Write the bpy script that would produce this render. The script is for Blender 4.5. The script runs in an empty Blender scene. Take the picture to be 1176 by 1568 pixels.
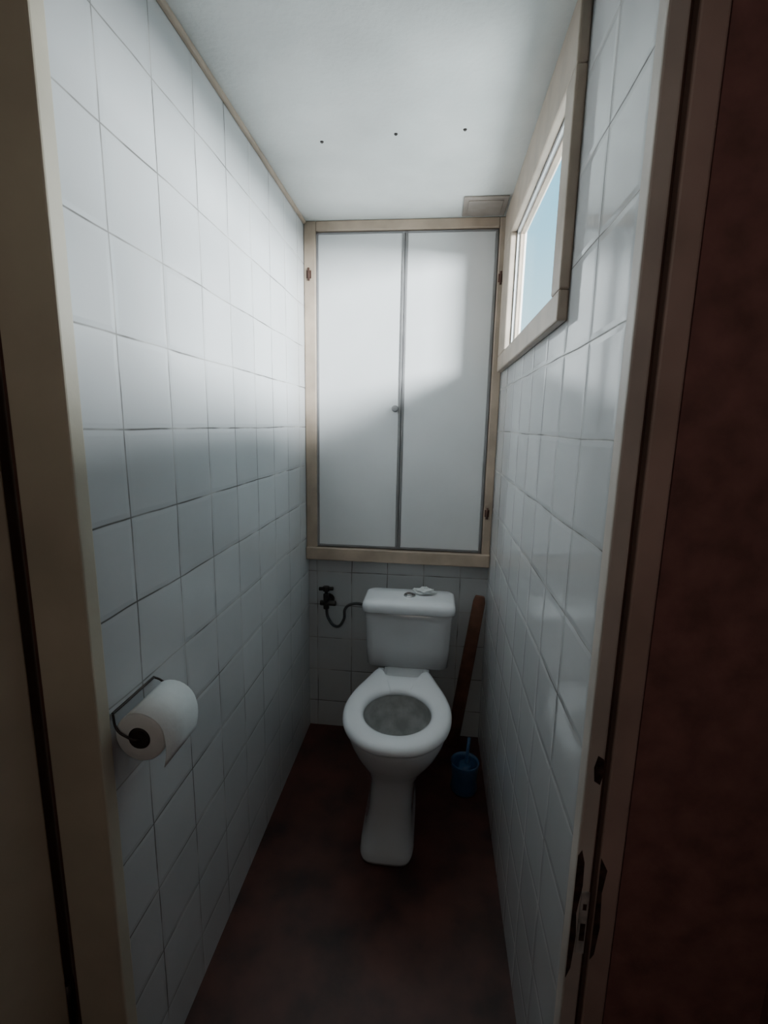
import bpy, bmesh, math, random
import numpy as np
from mathutils import Vector, Matrix, noise as mnoise
random.seed(4)
H=1.336; WL=-.512; WR=.234; D=1.91; CZ=2.064; YF=.66
Y0=.7554; Z0=1.319; T=.15
scene=bpy.context.scene

# ------------------------------------------------------------ materials
def newmat(name):
    m=bpy.data.materials.new(name); m.use_nodes=True
    nt=m.node_tree; b=nt.nodes['Principled BSDF']
    return m,nt,b
def mat(name,col,rough=.5,metal=0,var=.06,scale=12,bump=.0,bscale=60,spec=.5,coat=0):
    m,nt,b=newmat(name); N=nt.nodes; L=nt.links
    tc=N.new('ShaderNodeTexCoord'); nz=N.new('ShaderNodeTexNoise'); nz.inputs['Scale'].default_value=scale; nz.inputs['Detail'].default_value=6
    L.new(tc.outputs['Object'],nz.inputs['Vector'])
    cr=N.new('ShaderNodeValToRGB'); cr.color_ramp.elements[0].position=.3; cr.color_ramp.elements[1].position=.72
    cr.color_ramp.elements[0].color=[max(0,c*(1-var*2)) for c in col]+[1]
    cr.color_ramp.elements[1].color=[min(1,c*(1+var)) for c in col]+[1]
    L.new(nz.outputs['Fac'],cr.inputs['Fac']); L.new(cr.outputs['Color'],b.inputs['Base Color'])
    b.inputs['Roughness'].default_value=rough; b.inputs['Metallic'].default_value=metal
    b.inputs['Specular IOR Level'].default_value=spec; b.inputs['Coat Weight'].default_value=coat
    if bump:
        n2=N.new('ShaderNodeTexNoise'); n2.inputs['Scale'].default_value=bscale; n2.inputs['Detail'].default_value=4
        L.new(tc.outputs['Object'],n2.inputs['Vector'])
        bp=N.new('ShaderNodeBump'); bp.inputs['Strength'].default_value=bump; bp.inputs['Distance'].default_value=.004
        L.new(n2.outputs['Fac'],bp.inputs['Height']); L.new(bp.outputs['Normal'],b.inputs['Normal'])
    return m
def tilemat(name,ax,o1,o2,base=(.63,.637,.64),rough=.16,wav=.8):
    m,nt,b=newmat(name); N=nt.nodes; L=nt.links
    g=N.new('ShaderNodeNewGeometry'); sp=N.new('ShaderNodeSeparateXYZ'); L.new(g.outputs['Position'],sp.inputs[0])
    def M(op,a,bb=None,c=None):
        n=N.new('ShaderNodeMath'); n.operation=op
        for i,v in enumerate((a,bb,c)):
            if v is None: continue
            if isinstance(v,(int,float)): n.inputs[i].default_value=v
            else: L.new(v,n.inputs[i])
        return n.outputs[0]
    wob=N.new('ShaderNodeTexNoise'); wob.inputs['Scale'].default_value=5; L.new(g.outputs['Position'],wob.inputs['Vector'])
    w=M('MULTIPLY',M('SUBTRACT',wob.outputs['Fac'],.5),.009)
    def dist(c,o):
        u=M('DIVIDE',M('ADD',M('SUBTRACT',c,o),w),T)
        f=M('FRACT',M('ADD',u,100.5))
        return M('MULTIPLY',M('ABSOLUTE',M('SUBTRACT',f,.5)),T),M('FLOOR',M('ADD',u,100.0))
    d1,i1=dist(sp.outputs[ax],o1); d2,i2=dist(sp.outputs[2],o2)
    d=M('MINIMUM',d1,d2)
    def ramp(x,a,bb):
        mr=N.new('ShaderNodeMapRange'); mr.inputs['From Min'].default_value=a; mr.inputs['From Max'].default_value=bb
        L.new(x,mr.inputs['Value']); return mr.outputs[0]
    tile=ramp(d,.0006,.0026)
    # per-tile tone
    cb=N.new('ShaderNodeCombineXYZ'); L.new(i1,cb.inputs[0]); L.new(i2,cb.inputs[1])
    wn=N.new('ShaderNodeTexWhiteNoise'); wn.noise_dimensions='2D'; L.new(cb.outputs[0],wn.inputs['Vector'])
    st=N.new('ShaderNodeTexNoise'); st.inputs['Scale'].default_value=3.5; st.inputs['Detail'].default_value=6; L.new(g.outputs['Position'],st.inputs['Vector'])
    tone=M('ADD',M('MULTIPLY_ADD',wn.outputs['Value'],.07,.84),M('MULTIPLY',st.outputs['Fac'],.20))
    hs=N.new('ShaderNodeHueSaturation'); hs.inputs['Color'].default_value=(*base,1); L.new(tone,hs.inputs['Value'])
    gn=N.new('ShaderNodeTexNoise'); gn.inputs['Scale'].default_value=7; gn.inputs['Detail'].default_value=3; L.new(g.outputs['Position'],gn.inputs['Vector'])
    gr=N.new('ShaderNodeValToRGB'); gr.color_ramp.elements[0].position=.40; gr.color_ramp.elements[1].position=.60
    gr.color_ramp.elements[0].color=(.10,.09,.08,1); gr.color_ramp.elements[1].color=(.44,.43,.41,1)
    L.new(gn.outputs['Fac'],gr.inputs['Fac'])
    mx=N.new('ShaderNodeMix'); mx.data_type='RGBA'; L.new(tile,mx.inputs['Factor']); L.new(gr.outputs['Color'],mx.inputs['A']); L.new(hs.outputs['Color'],mx.inputs['B'])
    L.new(mx.outputs['Result'],b.inputs['Base Color'])
    L.new(M('MULTIPLY_ADD',tile,rough-.7,.7),b.inputs['Roughness'])
    bp=N.new('ShaderNodeBump'); bp.inputs['Strength'].default_value=.5; bp.inputs['Distance'].default_value=.0015
    pil=ramp(d,.0,.010)
    wv=N.new('ShaderNodeTexNoise'); wv.inputs['Scale'].default_value=9; L.new(g.outputs['Position'],wv.inputs['Vector'])
    L.new(M('ADD',pil,M('MULTIPLY',wv.outputs['Fac'],wav)),bp.inputs['Height']); L.new(bp.outputs['Normal'],b.inputs['Normal'])
    return m
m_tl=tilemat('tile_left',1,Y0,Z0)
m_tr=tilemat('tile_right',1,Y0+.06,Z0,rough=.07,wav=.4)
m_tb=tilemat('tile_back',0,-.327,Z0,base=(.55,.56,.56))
m_plaster=mat('ceiling_panel',(.66,.67,.645),.55,var=.06,scale=5,bump=.35,bscale=90)
m_floor=mat('floor_lino',(.085,.027,.019),.48,var=.35,scale=7,bump=.1,bscale=30)
m_beige=mat('frame_paint',(.46,.36,.275),.45,var=.13,scale=9,bump=.15,bscale=40)
m_winframe=mat('window_paint',(.42,.34,.27),.45,var=.13,scale=9,bump=.15,bscale=40)
m_jambL=mat('jamb_paint_left',(.54,.48,.37),.5,var=.08,scale=6,bump=.15,bscale=30)
m_jambR=mat('jamb_paint_right',(.62,.55,.49),.45,var=.12,scale=6,bump=.15,bscale=30)
m_pink=mat('casing_paint',(.50,.36,.31),.5,var=.12,scale=6,bump=.15,bscale=30)
m_brown=mat('hall_wallpaper',(.27,.125,.11),.75,var=.15,scale=24,bump=.2,bscale=60)
m_hall=mat('hall_paint',(.35,.30,.26),.8,var=.06)
m_gap=mat('gap_brown',(.10,.045,.03),.7,var=.2)
m_panel=mat('cabinet_panel',(.70,.70,.695),.38,var=.04,scale=3,bump=.05,bscale=12)
m_strip=mat('panel_edge',(.26,.25,.25),.45,metal=.3,var=.1)
m_porc=mat('porcelain',(.58,.59,.60),.12,var=.02,scale=4,coat=.4)
m_bowl=mat('bowl_stain',(.55,.56,.55),.15,var=.16,scale=22)
m_seat=mat('seat_plastic',(.86,.88,.90),.25,var=.02,scale=4)
m_chrome=mat('chrome',(.6,.6,.6),.25,metal=1,var=.1)
m_steel=mat('painted_steel',(.50,.47,.44),.45,var=.25,scale=50)
m_dark=mat('dark_metal',(.055,.045,.04),.5,metal=.5,var=.3,scale=40)
m_paper=mat('paper',(.78,.80,.79),.9,var=.04,scale=20,bump=.2,bscale=70)
m_wood=mat('stick_wood',(.18,.075,.045),.55,var=.3,scale=14,bump=.2)
m_blue=mat('blue_plastic',(.04,.105,.22),.35,var=.1)
m_chip=mat('chipped_paint',(.07,.035,.028),.8,var=.4,scale=60,bump=.4)
m_card=mat('vent_card',(.30,.255,.22),.7,var=.12,scale=20)
m_hose=mat('rubber_hose',(.06,.06,.06),.4,var=.2)
m_water,nt,b=newmat('water'); b.inputs['Base Color'].default_value=(.45,.47,.46,1); b.inputs['Roughness'].default_value=.03
m_glass=bpy.data.materials.new('window_glass'); m_glass.use_nodes=True
nt=m_glass.node_tree; nt.nodes.clear()
o=nt.nodes.new('ShaderNodeOutputMaterial'); tr=nt.nodes.new('ShaderNodeBsdfTransparent'); tr.inputs[0].default_value=(.93,.97,.98,1)
gl=nt.nodes.new('ShaderNodeBsdfGlossy'); gl.inputs['Roughness'].default_value=.1; mx=nt.nodes.new('ShaderNodeMixShader'); mx.inputs[0].default_value=.05
nt.links.new(tr.outputs[0],mx.inputs[1]); nt.links.new(gl.outputs[0],mx.inputs[2]); nt.links.new(mx.outputs[0],o.inputs[0])

# ------------------------------------------------------------ helpers
def finish(name,bm,mt,parent=None,smooth=False,bevel=0,seg=2):
    me=bpy.data.meshes.new(name); bmesh.ops.recalc_face_normals(bm,faces=bm.faces[:]); bm.to_mesh(me); bm.free()
    ob=bpy.data.objects.new(name,me); scene.collection.objects.link(ob)
    for x in (mt if isinstance(mt,(list,tuple)) else [mt]): me.materials.append(x)
    if smooth:
        for p in me.polygons: p.use_smooth=True
    if bevel:
        md=ob.modifiers.new('bevel','BEVEL'); md.width=bevel; md.segments=seg; md.limit_method='ANGLE'; md.angle_limit=math.radians(40)
    if parent: ob.parent=parent
    return ob
def addbox(bm,a,b,mi=0):
    vs=[bm.verts.new((x,y,z)) for x in(a[0],b[0]) for y in(a[1],b[1]) for z in(a[2],b[2])]
    for f in [(0,1,3,2),(4,6,7,5),(0,4,5,1),(2,3,7,6),(0,2,6,4),(1,5,7,3)]:
        fc=bm.faces.new([vs[i] for i in f]); fc.material_index=mi
def boxes(name,lst,mt,parent=None,bevel=0):
    bm=bmesh.new()
    for e in lst: addbox(bm,e[0],e[1],e[2] if len(e)>2 else 0)
    return finish(name,bm,mt,parent,bevel=bevel)
def empty(name,loc=(0,0,0)):
    e=bpy.data.objects.new(name,None); e.empty_display_size=.05; scene.collection.objects.link(e); return e
def loft(bm,rings,cap0=True,cap1=True,mi=0):
    R=[[bm.verts.new(p) for p in r] for r in rings]; n=len(rings[0])
    for a,b in zip(R,R[1:]):
        for i in range(n):
            f=bm.faces.new((a[i],a[(i+1)%n],b[(i+1)%n],b[i])); f.material_index=mi; f.smooth=True
    if cap0: f=bm.faces.new(R[0][::-1]); f.material_index=mi
    if cap1: f=bm.faces.new(R[-1]); f.material_index=mi
    return R
def cyl(bm,p,q,r,n=20,mi=0,r2=None):
    p=Vector(p);q=Vector(q);d=(q-p).normalized(); a=d.orthogonal().normalized(); c=d.cross(a)
    rr=[[pt+ (a*math.cos(t)+c*math.sin(t))*rad for t in [2*math.pi*i/n for i in range(n)]] for pt,rad in((p,r),(q,r2 or r))]
    loft(bm,rr,mi=mi)
def tube(name,pts,r,mt,parent=None):
    cu=bpy.data.curves.new(name,'CURVE'); cu.dimensions='3D'; cu.bevel_depth=r; cu.bevel_resolution=4
    s=cu.splines.new('BEZIER'); s.bezier_points.add(len(pts)-1)
    for bp,p in zip(s.bezier_points,pts): bp.co=p; bp.handle_left_type=bp.handle_right_type='AUTO'
    cu.materials.append(mt); cu.use_fill_caps=True
    ob=bpy.data.objects.new(name,cu); scene.collection.objects.link(ob)
    if parent: ob.parent=parent
    return ob

# ------------------------------------------------------------ room shell
TH=.030
boxes('floor',[((-1.6,-1.5,-.05),(.6,D+.1,0))],m_floor)
boxes('ceiling',[((-1.6,-1.5,CZ),(.6,YF+.08,CZ+.05)),((-1.6,YF+.08,CZ),(WR+TH,D+.1,CZ+.05))],m_plaster)
boxes('wall_left',[((WL-.1,YF,0),(WL,D+.1,CZ))],m_tl)
wy0,wy1,wz0,wz1=1.030,1.690,1.585,1.945
boxes('wall_right',[((WR,YF,0),(WR+TH,D+.1,wz0)),((WR,YF,wz1),(WR+TH,D+.1,CZ)),
   ((WR,YF,wz0),(WR+TH,wy0,wz1)),((WR,wy1,wz0),(WR+TH,D+.1,wz1))],m_tr)
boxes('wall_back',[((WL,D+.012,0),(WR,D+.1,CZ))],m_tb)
# wall containing the doorway, plus the hallway the camera stands in
boxes('wall_front',[((-1.5,YF,0),(WL-.1,YF+.08,CZ)),((WR+TH,YF,0),(.52,YF+.08,CZ)),((WL-.1,YF-.08,1.98),(WR+TH,YF,CZ))],m_hall)
boxes('wall_hall_right_side',[((.297,YF-.026,0),(.52,YF,CZ)),((.52,-1.4,0),(.6,YF+.08,CZ))],m_brown)
boxes('wall_hall_left_side',[((-1.6,-1.4,0),(-1.5,YF+.08,CZ))],m_hall)
boxes('wall_hall_rear',[((-1.6,-1.5,0),(.6,-1.4,CZ))],m_brown)
# jambs and casings
boxes('trim_1',[((-.597,YF-.03,0),(WL+.004,YF-.001,CZ-.005)),],m_jambL,bevel=.003)
boxes('trim_2',[((WR-.004,YF-.03,0),(.254,YF-.001,CZ-.005)),((.263,YF-.030,0),(.295,YF-.001,CZ-.005),1),
                ((.254,YF-.016,0),(.263,YF-.001,CZ-.005),2)],[m_jambR,m_pink,m_gap],bevel=.003)
boxes('trim_3',[((-.605,YF-.025,0),(-.599,YF-.001,CZ-.005))],m_gap)
# open door leaf on the left side
door=empty('door_1')
bm=bmesh.new(); addbox(bm,(0,-.035,.01),(.64,0,1.97)); addbox(bm,(.08,-.041,.15),(.56,-.035,.85)); addbox(bm,(.08,-.041,.98),(.56,-.035,1.85))
leaf=finish('leaf',bm,m_jambL,door,bevel=.003)
bm=bmesh.new()
cyl(bm,(.59,-.035,1.0),(.59,-.085,1.0),.01); cyl(bm,(.60,-.085,1.0),(.49,-.085,1.0),.008)
finish('handle',bm,m_dark,door)
bm=bmesh.new()
for z in(.25,1.72): cyl(bm,(-.004,-.004,z),(-.004,-.004,z+.09),.006)
finish('hinges',bm,m_dark,door)
door.location=(-.616,YF-.032,0); door.rotation_euler=(0,0,math.radians(-110)+0)
# ceiling edge trim, thin quarter strips
boxes('trim_4',[((WL,YF,CZ-.012),(WL+.011,D-.03,CZ))],m_beige,bevel=.003)
boxes('trim_5',[((WR-.012,YF,CZ-.014),(WR,.945,CZ))],m_beige,bevel=.003)

# ------------------------------------------------------------ cabinet (built into back wall)
cab=empty('wall_cabinet')
f0,f1=D-.028,D+.0115
zt,zb=2.028,.842; xl,xr=-.466,.200
boxes('frame',[((WL+.001,f0,.782),(xl,f1,CZ-.001)),((xr,f0,.782),(WR-.001,f1,CZ-.001)),((xl,f0,zt),(xr,f1,CZ-.001)),((WL+.001,f0-.012,.782),(WR-.001,f1,zb-.008)) ],m_beige,cab,bevel=.004)
boxes('backing',[((xl,D-.004,zb-.008),(xr,f1,zt))],m_strip,cab)
xm=-.133
boxes('door_panel_1',[((xl+.008,D-.02,zb+.004),(xm-.012,D-.004,zt-.008))],m_panel,cab,bevel=.002)
boxes('door_panel_2',[((xm+.008,D-.02,zb+.004),(xr-.012,D-.004,zt-.008))],m_panel,cab,bevel=.002)
boxes('edging',[((xm-.012,D-.024,zb),(xm-.003,D-.004,zt-.004)),((xm-.001,D-.022,zb),(xm+.008,D-.004,zt-.004)),
  ((xl,D-.022,zb-.002),(xl+.008,D-.004,zt-.004)),((xr-.012,D-.022,zb-.002),(xr-.003,D-.004,zt-.004)),
  ((xl,D-.022,zt-.010),(xr-.003,D-.004,zt-.003)),((xl,D-.022,zb-.004),(xr-.003,D-.004,zb+.004))],m_strip,cab,bevel=.001)
bm=bmesh.new(); cyl(bm,(-.157,D-.02,1.395),(-.157,D-.036,1.395),.007,mi=0); cyl(bm,(-.157,D-.036,1.395),(-.157,D-.046,1.395),.014,r2=.010)
finish('knob',bm,m_strip,cab,bevel=.002)
bm=bmesh.new()
for x,zz in((WL+.02,(1.88,)),(xr+.012,(1.86,1.0))):
    for z in zz:
        cyl(bm,(x,f0-.004,z-.022),(x,f0-.004,z+.022),.004,12); addbox(bm,(x-.009,f0-.002,z-.014),(x+.009,f0+.002,z+.014))
finish('hinges',bm,m_gap,cab)

# ------------------------------------------------------------ window on right wall
win=empty('window_1')
fx=WR-.020
fy0,fy1,fz0,fz1=.965,D-.06,1.530,CZ-.003
boxes('casing',[((fx,fy0,fz0),(WR,fy1,wz0)),((fx,fy0,wz1),(WR,fy1,fz1)),((fx,fy0,wz0),(WR,wy0,wz1)),((fx,wy1,wz0),(WR,fy1,wz1))],m_winframe,win,bevel=.004)
boxes('reveal_lining',[((WR+.001,wy0,wz0),(WR+TH-.001,wy0+.006,wz1)),((WR+.001,wy1-.006,wz0),(WR+TH-.001,wy1,wz1)),
   ((WR+.001,wy0,wz0),(WR+TH-.001,wy1,wz0+.006)),((WR+.001,wy0,wz1-.006),(WR+TH-.001,wy1,wz1))],m_panel,win)
boxes('sash',[((WR+.010,wy0+.006,wz0+.006),(WR+.024,wy0+.012,wz1-.006)),((WR+.010,wy1-.012,wz0+.006),(WR+.024,wy1-.006,wz1-.006)),
   ((WR+.010,wy0+.012,wz0+.006),(WR+.024,wy1-.012,wz0+.012)),((WR+.010,wy0+.012,wz1-.012),(WR+.024,wy1-.012,wz1-.006))],m_beige,win,bevel=.001)
boxes('glass',[((WR+.018,wy0+.012,wz0+.012),(WR+.021,wy1-.012,wz1-.012))],m_glass,win)

# ------------------------------------------------------------ ceiling bits
boxes('ceiling_vent',[((.064,1.722,CZ-.006),(.208,1.865,CZ-.0005)),((.080,1.742,CZ-.009),(.192,1.848,CZ-.006))],m_card,bevel=.002)
for i,(x,y) in enumerate([(-.326,1.393),(-.129,1.372),(.045,1.365)]):
    bm=bmesh.new(); cyl(bm,(x,y,CZ-.0025),(x,y,CZ),.0035,12,r2=.005)
    finish('ceiling_screw' if i==0 else 'ceiling_screw.%03d'%i,bm,m_dark)

# ------------------------------------------------------------ toilet
toi=empty('toilet'); CX=-.087
def egg(z,yf,yb,hw,ymid=None,cx=CX,n=56,e=2.0,eb=2.4):
    ymid=ymid if ymid else yf+(yb-yf)*.5
    pts=[]
    for i in range(n):
        a=2*math.pi*i/n; s,c=math.sin(a),math.cos(a)
        ee=e if c>0 else eb
        x=math.copysign(abs(s)**(2/ee),s)*hw; yy=math.copysign(abs(c)**(2/ee),c)
        y=ymid-yy*(ymid-yf) if c>0 else ymid-yy*(yb-ymid)
        pts.append((cx+x,y,z))
    return pts
bm=bmesh.new()
fc=-.105
rings=[egg(0,1.255,1.66,.086,1.42,fc,e=5,eb=4),egg(.012,1.252,1.66,.087,1.42,fc,e=5,eb=4),egg(.035,1.262,1.66,.083,1.42,fc,e=4.5,eb=4),
 egg(.06,1.282,1.66,.074,1.42,fc+.002,e=3.8,eb=4),egg(.12,1.295,1.66,.071,1.43,-.10,e=3.2,eb=4),egg(.19,1.300,1.66,.072,1.43,-.096,e=3,eb=4),
 egg(.24,1.292,1.66,.080,1.42,-.092,e=2.6,eb=3.6),egg(.285,1.268,1.66,.105,1.40,-.089,e=2.3,eb=3),egg(.33,1.235,1.66,.138,1.40,e=2.1,eb=2.8),
 egg(.37,1.213,1.66,.156,1.40,e=2,eb=2.6),egg(.395,1.206,1.66,.162,1.40,eb=2.6),egg(.412,1.205,1.66,.163,1.40,eb=2.6),egg(.418,1.212,1.655,.157,1.40,eb=2.6),
 egg(.418,1.255,1.53,.120,1.39),egg(.410,1.263,1.522,.113,1.39)]
loft(bm,rings,cap1=False)
inner=[egg(.410,1.263,1.522,.113,1.39),egg(.37,1.262,1.525,.114,1.39),egg(.33,1.275,1.52,.105,1.39),egg(.29,1.30,1.51,.082,1.40),egg(.26,1.335,1.49,.055,1.41),egg(.235,1.36,1.48,.038,1.42),egg(.21,1.37,1.47,.032,1.42)]
loft(bm,inner,cap0=False,mi=1)
finish('bowl',bm,[m_porc,m_bowl],toi)
bm=bmesh.new(); bm.faces.new([bm.verts.new(p) for p in egg(.262,1.332,1.492,.057,1.41)]); finish('water',bm,m_water,toi)
# seat ring
out=[(0,1.193),(.05,1.198),(.098,1.222),(.135,1.262),(.160,1.312),(.171,1.37),(.170,1.43),(.155,1.50),(.128,1.575),(.104,1.640),(.094,1.656),(.080,1.652),(.062,1.615),(.035,1.608),(0,1.607)]
def catmull(P,k=8):
    res=[]
    for i in range(len(P)-1):
        p0=P[max(i-1,0)];p1=P[i];p2=P[i+1];p3=P[min(i+2,len(P)-1)]
        for j in range(k):
            t=j/k
            res.append(tuple(.5*((2*b)+(-a+c)*t+(2*a-5*b+4*c-d)*t*t+(-a+3*b-3*c+d)*t**3) for a,b,c,d in zip(p0,p1,p2,p3)))
    res.append(P[-1]); return res
half=catmull(out,6)
prof=[(x,y) for x,y in half]+[(-x,y) for x,y in half[-2:0:-1]]
N=len(prof); cy=1.39
def inn(x,y,s=1):
    a=math.atan2(x/.11,(y-cy)/.12); return (math.sin(a)*.108*s,cy+math.cos(a)*.120*s)
def mixp(t): # 0 = outer 1=inner
    r=[]
    for x,y in prof:
        ix,iy=inn(x,y); r.append((x+(ix-x)*t,y+(iy-y)*t))
    return r
seq=[(0.03,.419),(0,.426),(0,.433),(.07,.441),(.2,.4465),(.5,.448),(.8,.445),(.94,.439),(1,.431),(1,.424),(.96,.419)]
bm=bmesh.new()
R=[[bm.verts.new((CX+x,y,z)) for x,y in mixp(t)] for t,z in seq]
for a,b2 in zip(R,R[1:]+R[:1]):
    for i in range(N):
        f=bm.faces.new((a[i],a[(i+1)%N],b2[(i+1)%N],b2[i])); f.smooth=True
finish('seat',bm,m_seat,toi)
bm=bmesh.new()
for s in(-1,1): cyl(bm,(CX+s*.082-.010,1.655,.430),(CX+s*.082+.010,1.655,.430),.009)
finish('seat_hinges',bm,m_porc,toi)
# cistern
def rrect(cx,cyy,hw,hd,z,r=.03,n=8):
    pts=[]
    for sx,sy,a0 in((1,1,0),(-1,1,90),(-1,-1,180),(1,-1,270)):
        for i in range(n+1):
            a=math.radians(a0+90*i/n); pts.append((cx+sx*(hw-r)+math.cos(a)*r,cyy+sy*(hd-r)+math.sin(a)*r,z))
    return pts
TX=-.075
bm=bmesh.new()
loft(bm,[rrect(TX,1.765,.148,.070,.424),rrect(TX,1.765,.154,.076,.430),rrect(TX,1.765,.158,.080,.50),rrect(TX,1.765,.163,.082,.62),rrect(TX,1.765,.165,.083,.652)])
finish('cistern_tank',bm,m_porc,toi)
bm=bmesh.new()
loft(bm,[rrect(TX,1.762,.166,.086,.646),rrect(TX,1.762,.173,.093,.650),rrect(TX,1.762,.174,.094,.668),rrect(TX,1.762,.171,.091,.680),rrect(TX,1.762,.163,.082,.686),rrect(TX,1.762,.10,.04,.689)])
finish('cistern_lid',bm,m_seat,toi)
bm=bmesh.new(); cyl(bm,(TX,1.765,.687),(TX,1.765,.694),.024,32,r2=.021)
finish('flush_button_ring',bm,m_chrome,toi)
bm=bmesh.new(); cyl(bm,(TX-.002,1.765,.693),(TX-.002,1.765,.698),.015,32,r2=.013); finish('flush_button',bm,m_chrome,toi)
boxes('tank_neck',[((TX-.09,1.62,.30),(TX+.09,1.80,.427))],m_porc,toi,bevel=.02)

# ------------------------------------------------------------ tissue on the cistern
def crumple(name,loc,sx,sy,sz,mt,seed):
    bm=bmesh.new(); bmesh.ops.create_icosphere(bm,subdivisions=4,radius=1)
    for v in bm.verts:
        n=mnoise.noise(v.co*2.2+Vector((seed,0,0)))*.5+mnoise.noise(v.co*5+Vector((seed,3,0)))*.25
        v.co*=1+n; v.co=Vector((v.co.x*sx+loc[0],v.co.y*sy+loc[1],max(v.co.z,-.75)*sz+loc[2]))
    return finish(name,bm,mt,smooth=True)
crumple('crumpled_tissue',(-.022,1.79,.700),.038,.024,.014,m_paper,1.3)

# ------------------------------------------------------------ valve + hose
va=empty('water_valve')
bm=bmesh.new()
cyl(bm,(-.425,D+.012,.60),(-.425,D-.05,.60),.010); cyl(bm,(-.425,D-.045,.575),(-.425,D-.045,.64),.012)
cyl(bm,(-.425,D-.045,.64),(-.425,D-.045,.655),.007); cyl(bm,(-.425,D+.011,.60),(-.425,D+.004,.60),.024)
cyl(bm,(-.450,D-.045,.60),(-.385,D-.045,.60),.011)
finish('body',bm,m_dark,va,bevel=.002)
bm=bmesh.new(); cyl(bm,(-.455,D-.045,.660),(-.395,D-.045,.664),.008); cyl(bm,(-.425,D-.045,.652),(-.425,D-.045,.672),.014)
finish('handle',bm,m_dark,va,bevel=.002)
tube('hose',[(-.425,D-.045,.58),(-.415,D-.05,.535),(-.375,D-.07,.51),(-.345,D-.08,.545),(-.335,D-.09,.60),(-.30,D-.10,.625),(-.24,D-.11,.625)],.006,m_hose,va)

# ------------------------------------------------------------ wooden stick
bm=bmesh.new()
a=Vector((.118,1.845,.004)); b_=Vector((.205,1.878,.665)); d=(b_-a).normalized(); s=Vector((1,0,0)); s=(s-d*s.dot(d)).normalized(); t=d.cross(s)
loft(bm,[[a+d*L+s*x*w+t*y*.010 for x,y in((-1,-1),(1,-1),(1,1),(-1,1))] for L,w in((0.004,.026),(.3,.026),(.64,.024),(.665,.018))])
finish('wooden_plank',bm,m_wood,bevel=.004)

# ------------------------------------------------------------ toilet brush pot (blue)
br=empty('toilet_brush')
bm=bmesh.new()
def c2(z,r,n=32): return [(.155+math.cos(2*math.pi*i/n)*r,1.61+math.sin(2*math.pi*i/n)*r,z) for i in range(n)]
loft(bm,[c2(0,.046),c2(.008,.050),c2(.05,.045),c2(.10,.050),c2(.115,.053),c2(.118,.050),c2(.10,.044),c2(.03,.038)],cap1=True)
finish('pot',bm,m_blue,br)
bm=bmesh.new(); cyl(bm,(.155,1.61,.03),(.167,1.625,.20),.006); cyl(bm,(.155,1.61,.035),(.157,1.612,.105),.028,r2=.022)
finish('brush',bm,m_blue,br)

# ------------------------------------------------------------ toilet paper on left wall
tp=empty('toilet_paper_holder')
px,pz,r=-.467,.818,.043
ya,yb=.668,.778
def ring(y,r,n=48): return [(px+math.cos(2*math.pi*i/n)*r,y,pz+math.sin(2*math.pi*i/n)*r) for i in range(n)]
bm=bmesh.new()
loft(bm,[ring(ya,.019),ring(ya,r-.003),ring(ya+.003,r),ring(yb-.003,r),ring(yb,r-.003),ring(yb,.019)],cap0=False,cap1=False)
loft(bm,[ring(yb,.019),ring(ya,.019)],cap0=False,cap1=False,mi=1)
finish('paper_roll',bm,[m_paper,m_gap],tp)
bm=bmesh.new() # loose sheet hanging off the roll's room side
prev=None; P=[]
for k in range(10):
    a=math.radians(120-k*12); P.append((px+math.cos(a)*(r+.0015),pz+math.sin(a)*(r+.0015)))
x0,z0_=P[-1]
for k in range(1,6): P.append((x0+.004*math.sin(k*.6),z0_-.011*k))
for i,(x,z) in enumerate(P):
    cur=(bm.verts.new((x,ya+.002-.0012*max(0,i-8),z)),bm.verts.new((x,yb-.002-.002*max(0,i-10),z)))
    if prev: f=bm.faces.new((prev[0],prev[1],cur[1],cur[0])); f.smooth=True
    prev=cur
ob=finish('loose_sheet',bm,m_paper,tp); md=ob.modifiers.new('s','SOLIDIFY'); md.thickness=.0008
tube('wire',[(WL+.002,yb+.006,pz+.042),(WL+.015,yb+.008,pz+.036),(px,yb+.008,pz+.004),(px,yb,pz),(px,ya-.004,pz),(px-.02,ya-.006,pz+.006),(WL+.010,ya-.004,pz+.015),(WL+.003,ya-.002,pz+.042)],.002,m_dark,tp)
tube('wire_top',[(WL+.003,ya-.002,pz+.042),(WL+.003,yb+.006,pz+.042)],.0025,m_dark,tp)
bm=bmesh.new(); cyl(bm,(px,ya-.003,pz),(px,ya+.03,pz),.017); finish('core',bm,m_dark,tp)

# ------------------------------------------------------------ strike plate and chipped paint on right jamb
sp=empty('door_strike_plate')
boxes('plate',[((.241,YF-.0325,.55),(.2535,YF-.0295,.66))],m_steel,sp,bevel=.001)
boxes('hole',[((.244,YF-.0335,.575),(.251,YF-.032,.605)),((.245,YF-.0335,.63),(.250,YF-.032,.64))],m_chip,sp)
def chip(name,pts,y):
    bm=bmesh.new(); lo=[bm.verts.new((x,y,z)) for x,z in pts]; hi=[bm.verts.new((x,y-.0012,z)) for x,z in pts]
    bm.faces.new(hi); 
    for i in range(len(pts)): bm.faces.new((lo[i],lo[(i+1)%len(pts)],hi[(i+1)%len(pts)],hi[i]))
    return finish(name,bm,m_chip,sp)
chip('paint_chip_1',[(.231,.50),(.237,.52),(.240,.58),(.237,.62),(.242,.67),(.241,.71),(.236,.73),(.231,.72)],YF-.030)
chip('paint_chip_2',[(.242,.845),(.250,.84),(.254,.86),(.252,.88),(.244,.885),(.240,.866)],YF-.030)
chip('paint_chip_3',[(.264,.54),(.269,.55),(.273,.60),(.270,.66),(.274,.70),(.264,.72)],YF-.030)

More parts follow.
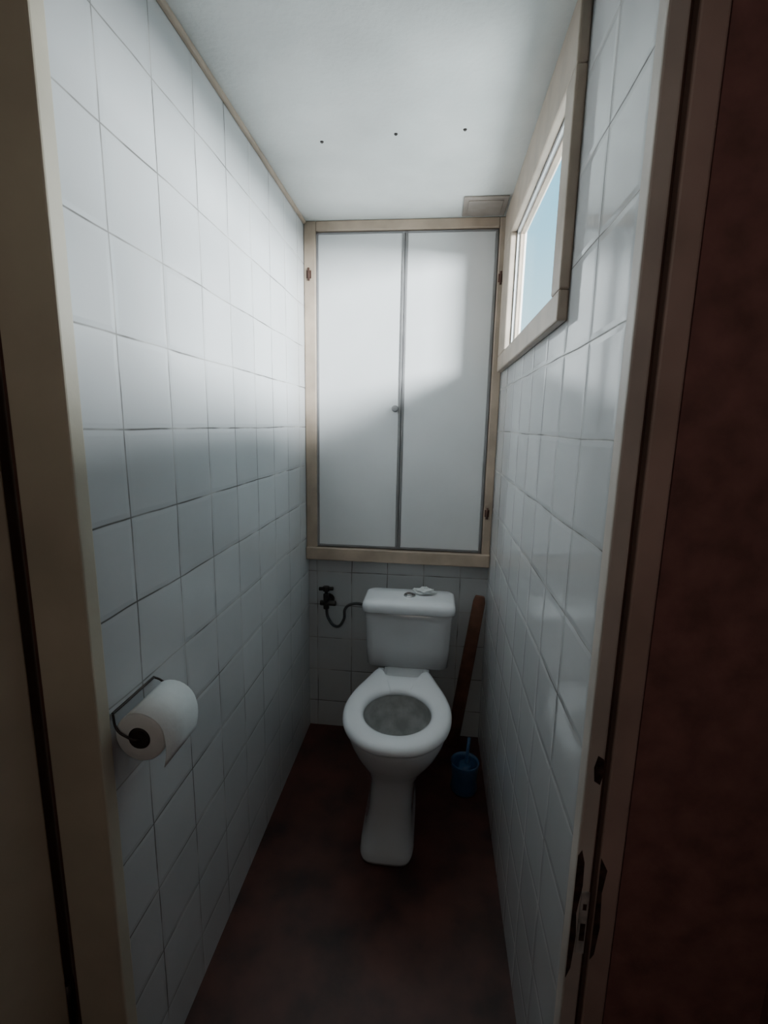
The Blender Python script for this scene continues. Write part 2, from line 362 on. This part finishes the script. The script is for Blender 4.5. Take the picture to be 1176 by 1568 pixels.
# ------------------------------------------------------------ light
def area(name,loc,tgt,sx,sy,pw,col):
    l=bpy.data.lights.new(name,'AREA'); l.shape='RECTANGLE'; l.size=sx; l.size_y=sy; l.energy=pw; l.color=col
    o=bpy.data.objects.new(name,l); scene.collection.objects.link(o); o.location=loc
    o.rotation_euler=(Vector(tgt)-Vector(loc)).to_track_quat('-Z','Y').to_euler(); return o
area('daylight',(1.30,.45,1.97),(.2,1.5,1.75),.6,.30,190,(.97,.98,1))
area('daylight_far',(1.45,1.6,1.95),(.2,1.35,1.75),1.3,.30,160,(.97,.98,1))
area('daylight_bounce',(1.0,1.2,1.0),(.2,1.35,1.8),.8,.6,31,(.98,.99,1))
area('hall_fill',(-.1,-.9,1.95),(-.1,.6,1.1),.5,.4,2.5,(1,.93,.85))  # unseen fill light added behind the camera to brighten jambs and hall wall
w=bpy.data.worlds.new('world'); scene.world=w; w.use_nodes=True
nt=w.node_tree; bg=nt.nodes['Background']; bg.inputs[1].default_value=2.3
tc=nt.nodes.new('ShaderNodeTexCoord'); sx=nt.nodes.new('ShaderNodeSeparateXYZ'); nt.links.new(tc.outputs['Generated'],sx.inputs[0])
cr=nt.nodes.new('ShaderNodeValToRGB'); cr.color_ramp.elements[0].position=.10; cr.color_ramp.elements[1].position=.42
cr.color_ramp.elements[0].color=(.58,.78,.85,1); cr.color_ramp.elements[1].color=(.20,.54,.72,1)
nt.links.new(sx.outputs[2],cr.inputs[0]); nt.links.new(cr.outputs[0],bg.inputs[0])

# ------------------------------------------------------------ camera
f,p,psi,rho=750.96,.1807,.1020,.0196
F=Vector((-math.sin(psi)*math.cos(p),math.cos(psi)*math.cos(p),-math.sin(p)))
R0=Vector((math.cos(psi),math.sin(psi),0)); U0=R0.cross(F)
Rv=math.cos(rho)*R0+math.sin(rho)*U0; Uv=-math.sin(rho)*R0+math.cos(rho)*U0
cam=bpy.data.cameras.new('camera'); co=bpy.data.objects.new('camera',cam); scene.collection.objects.link(co)
M=Matrix((Rv,Uv,-F)).transposed().to_4x4(); M.translation=Vector((0,0,H)); co.matrix_world=M
cam.sensor_fit='HORIZONTAL'; cam.sensor_width=36; cam.lens=f*36/1200; cam.clip_start=.02
scene.camera=co
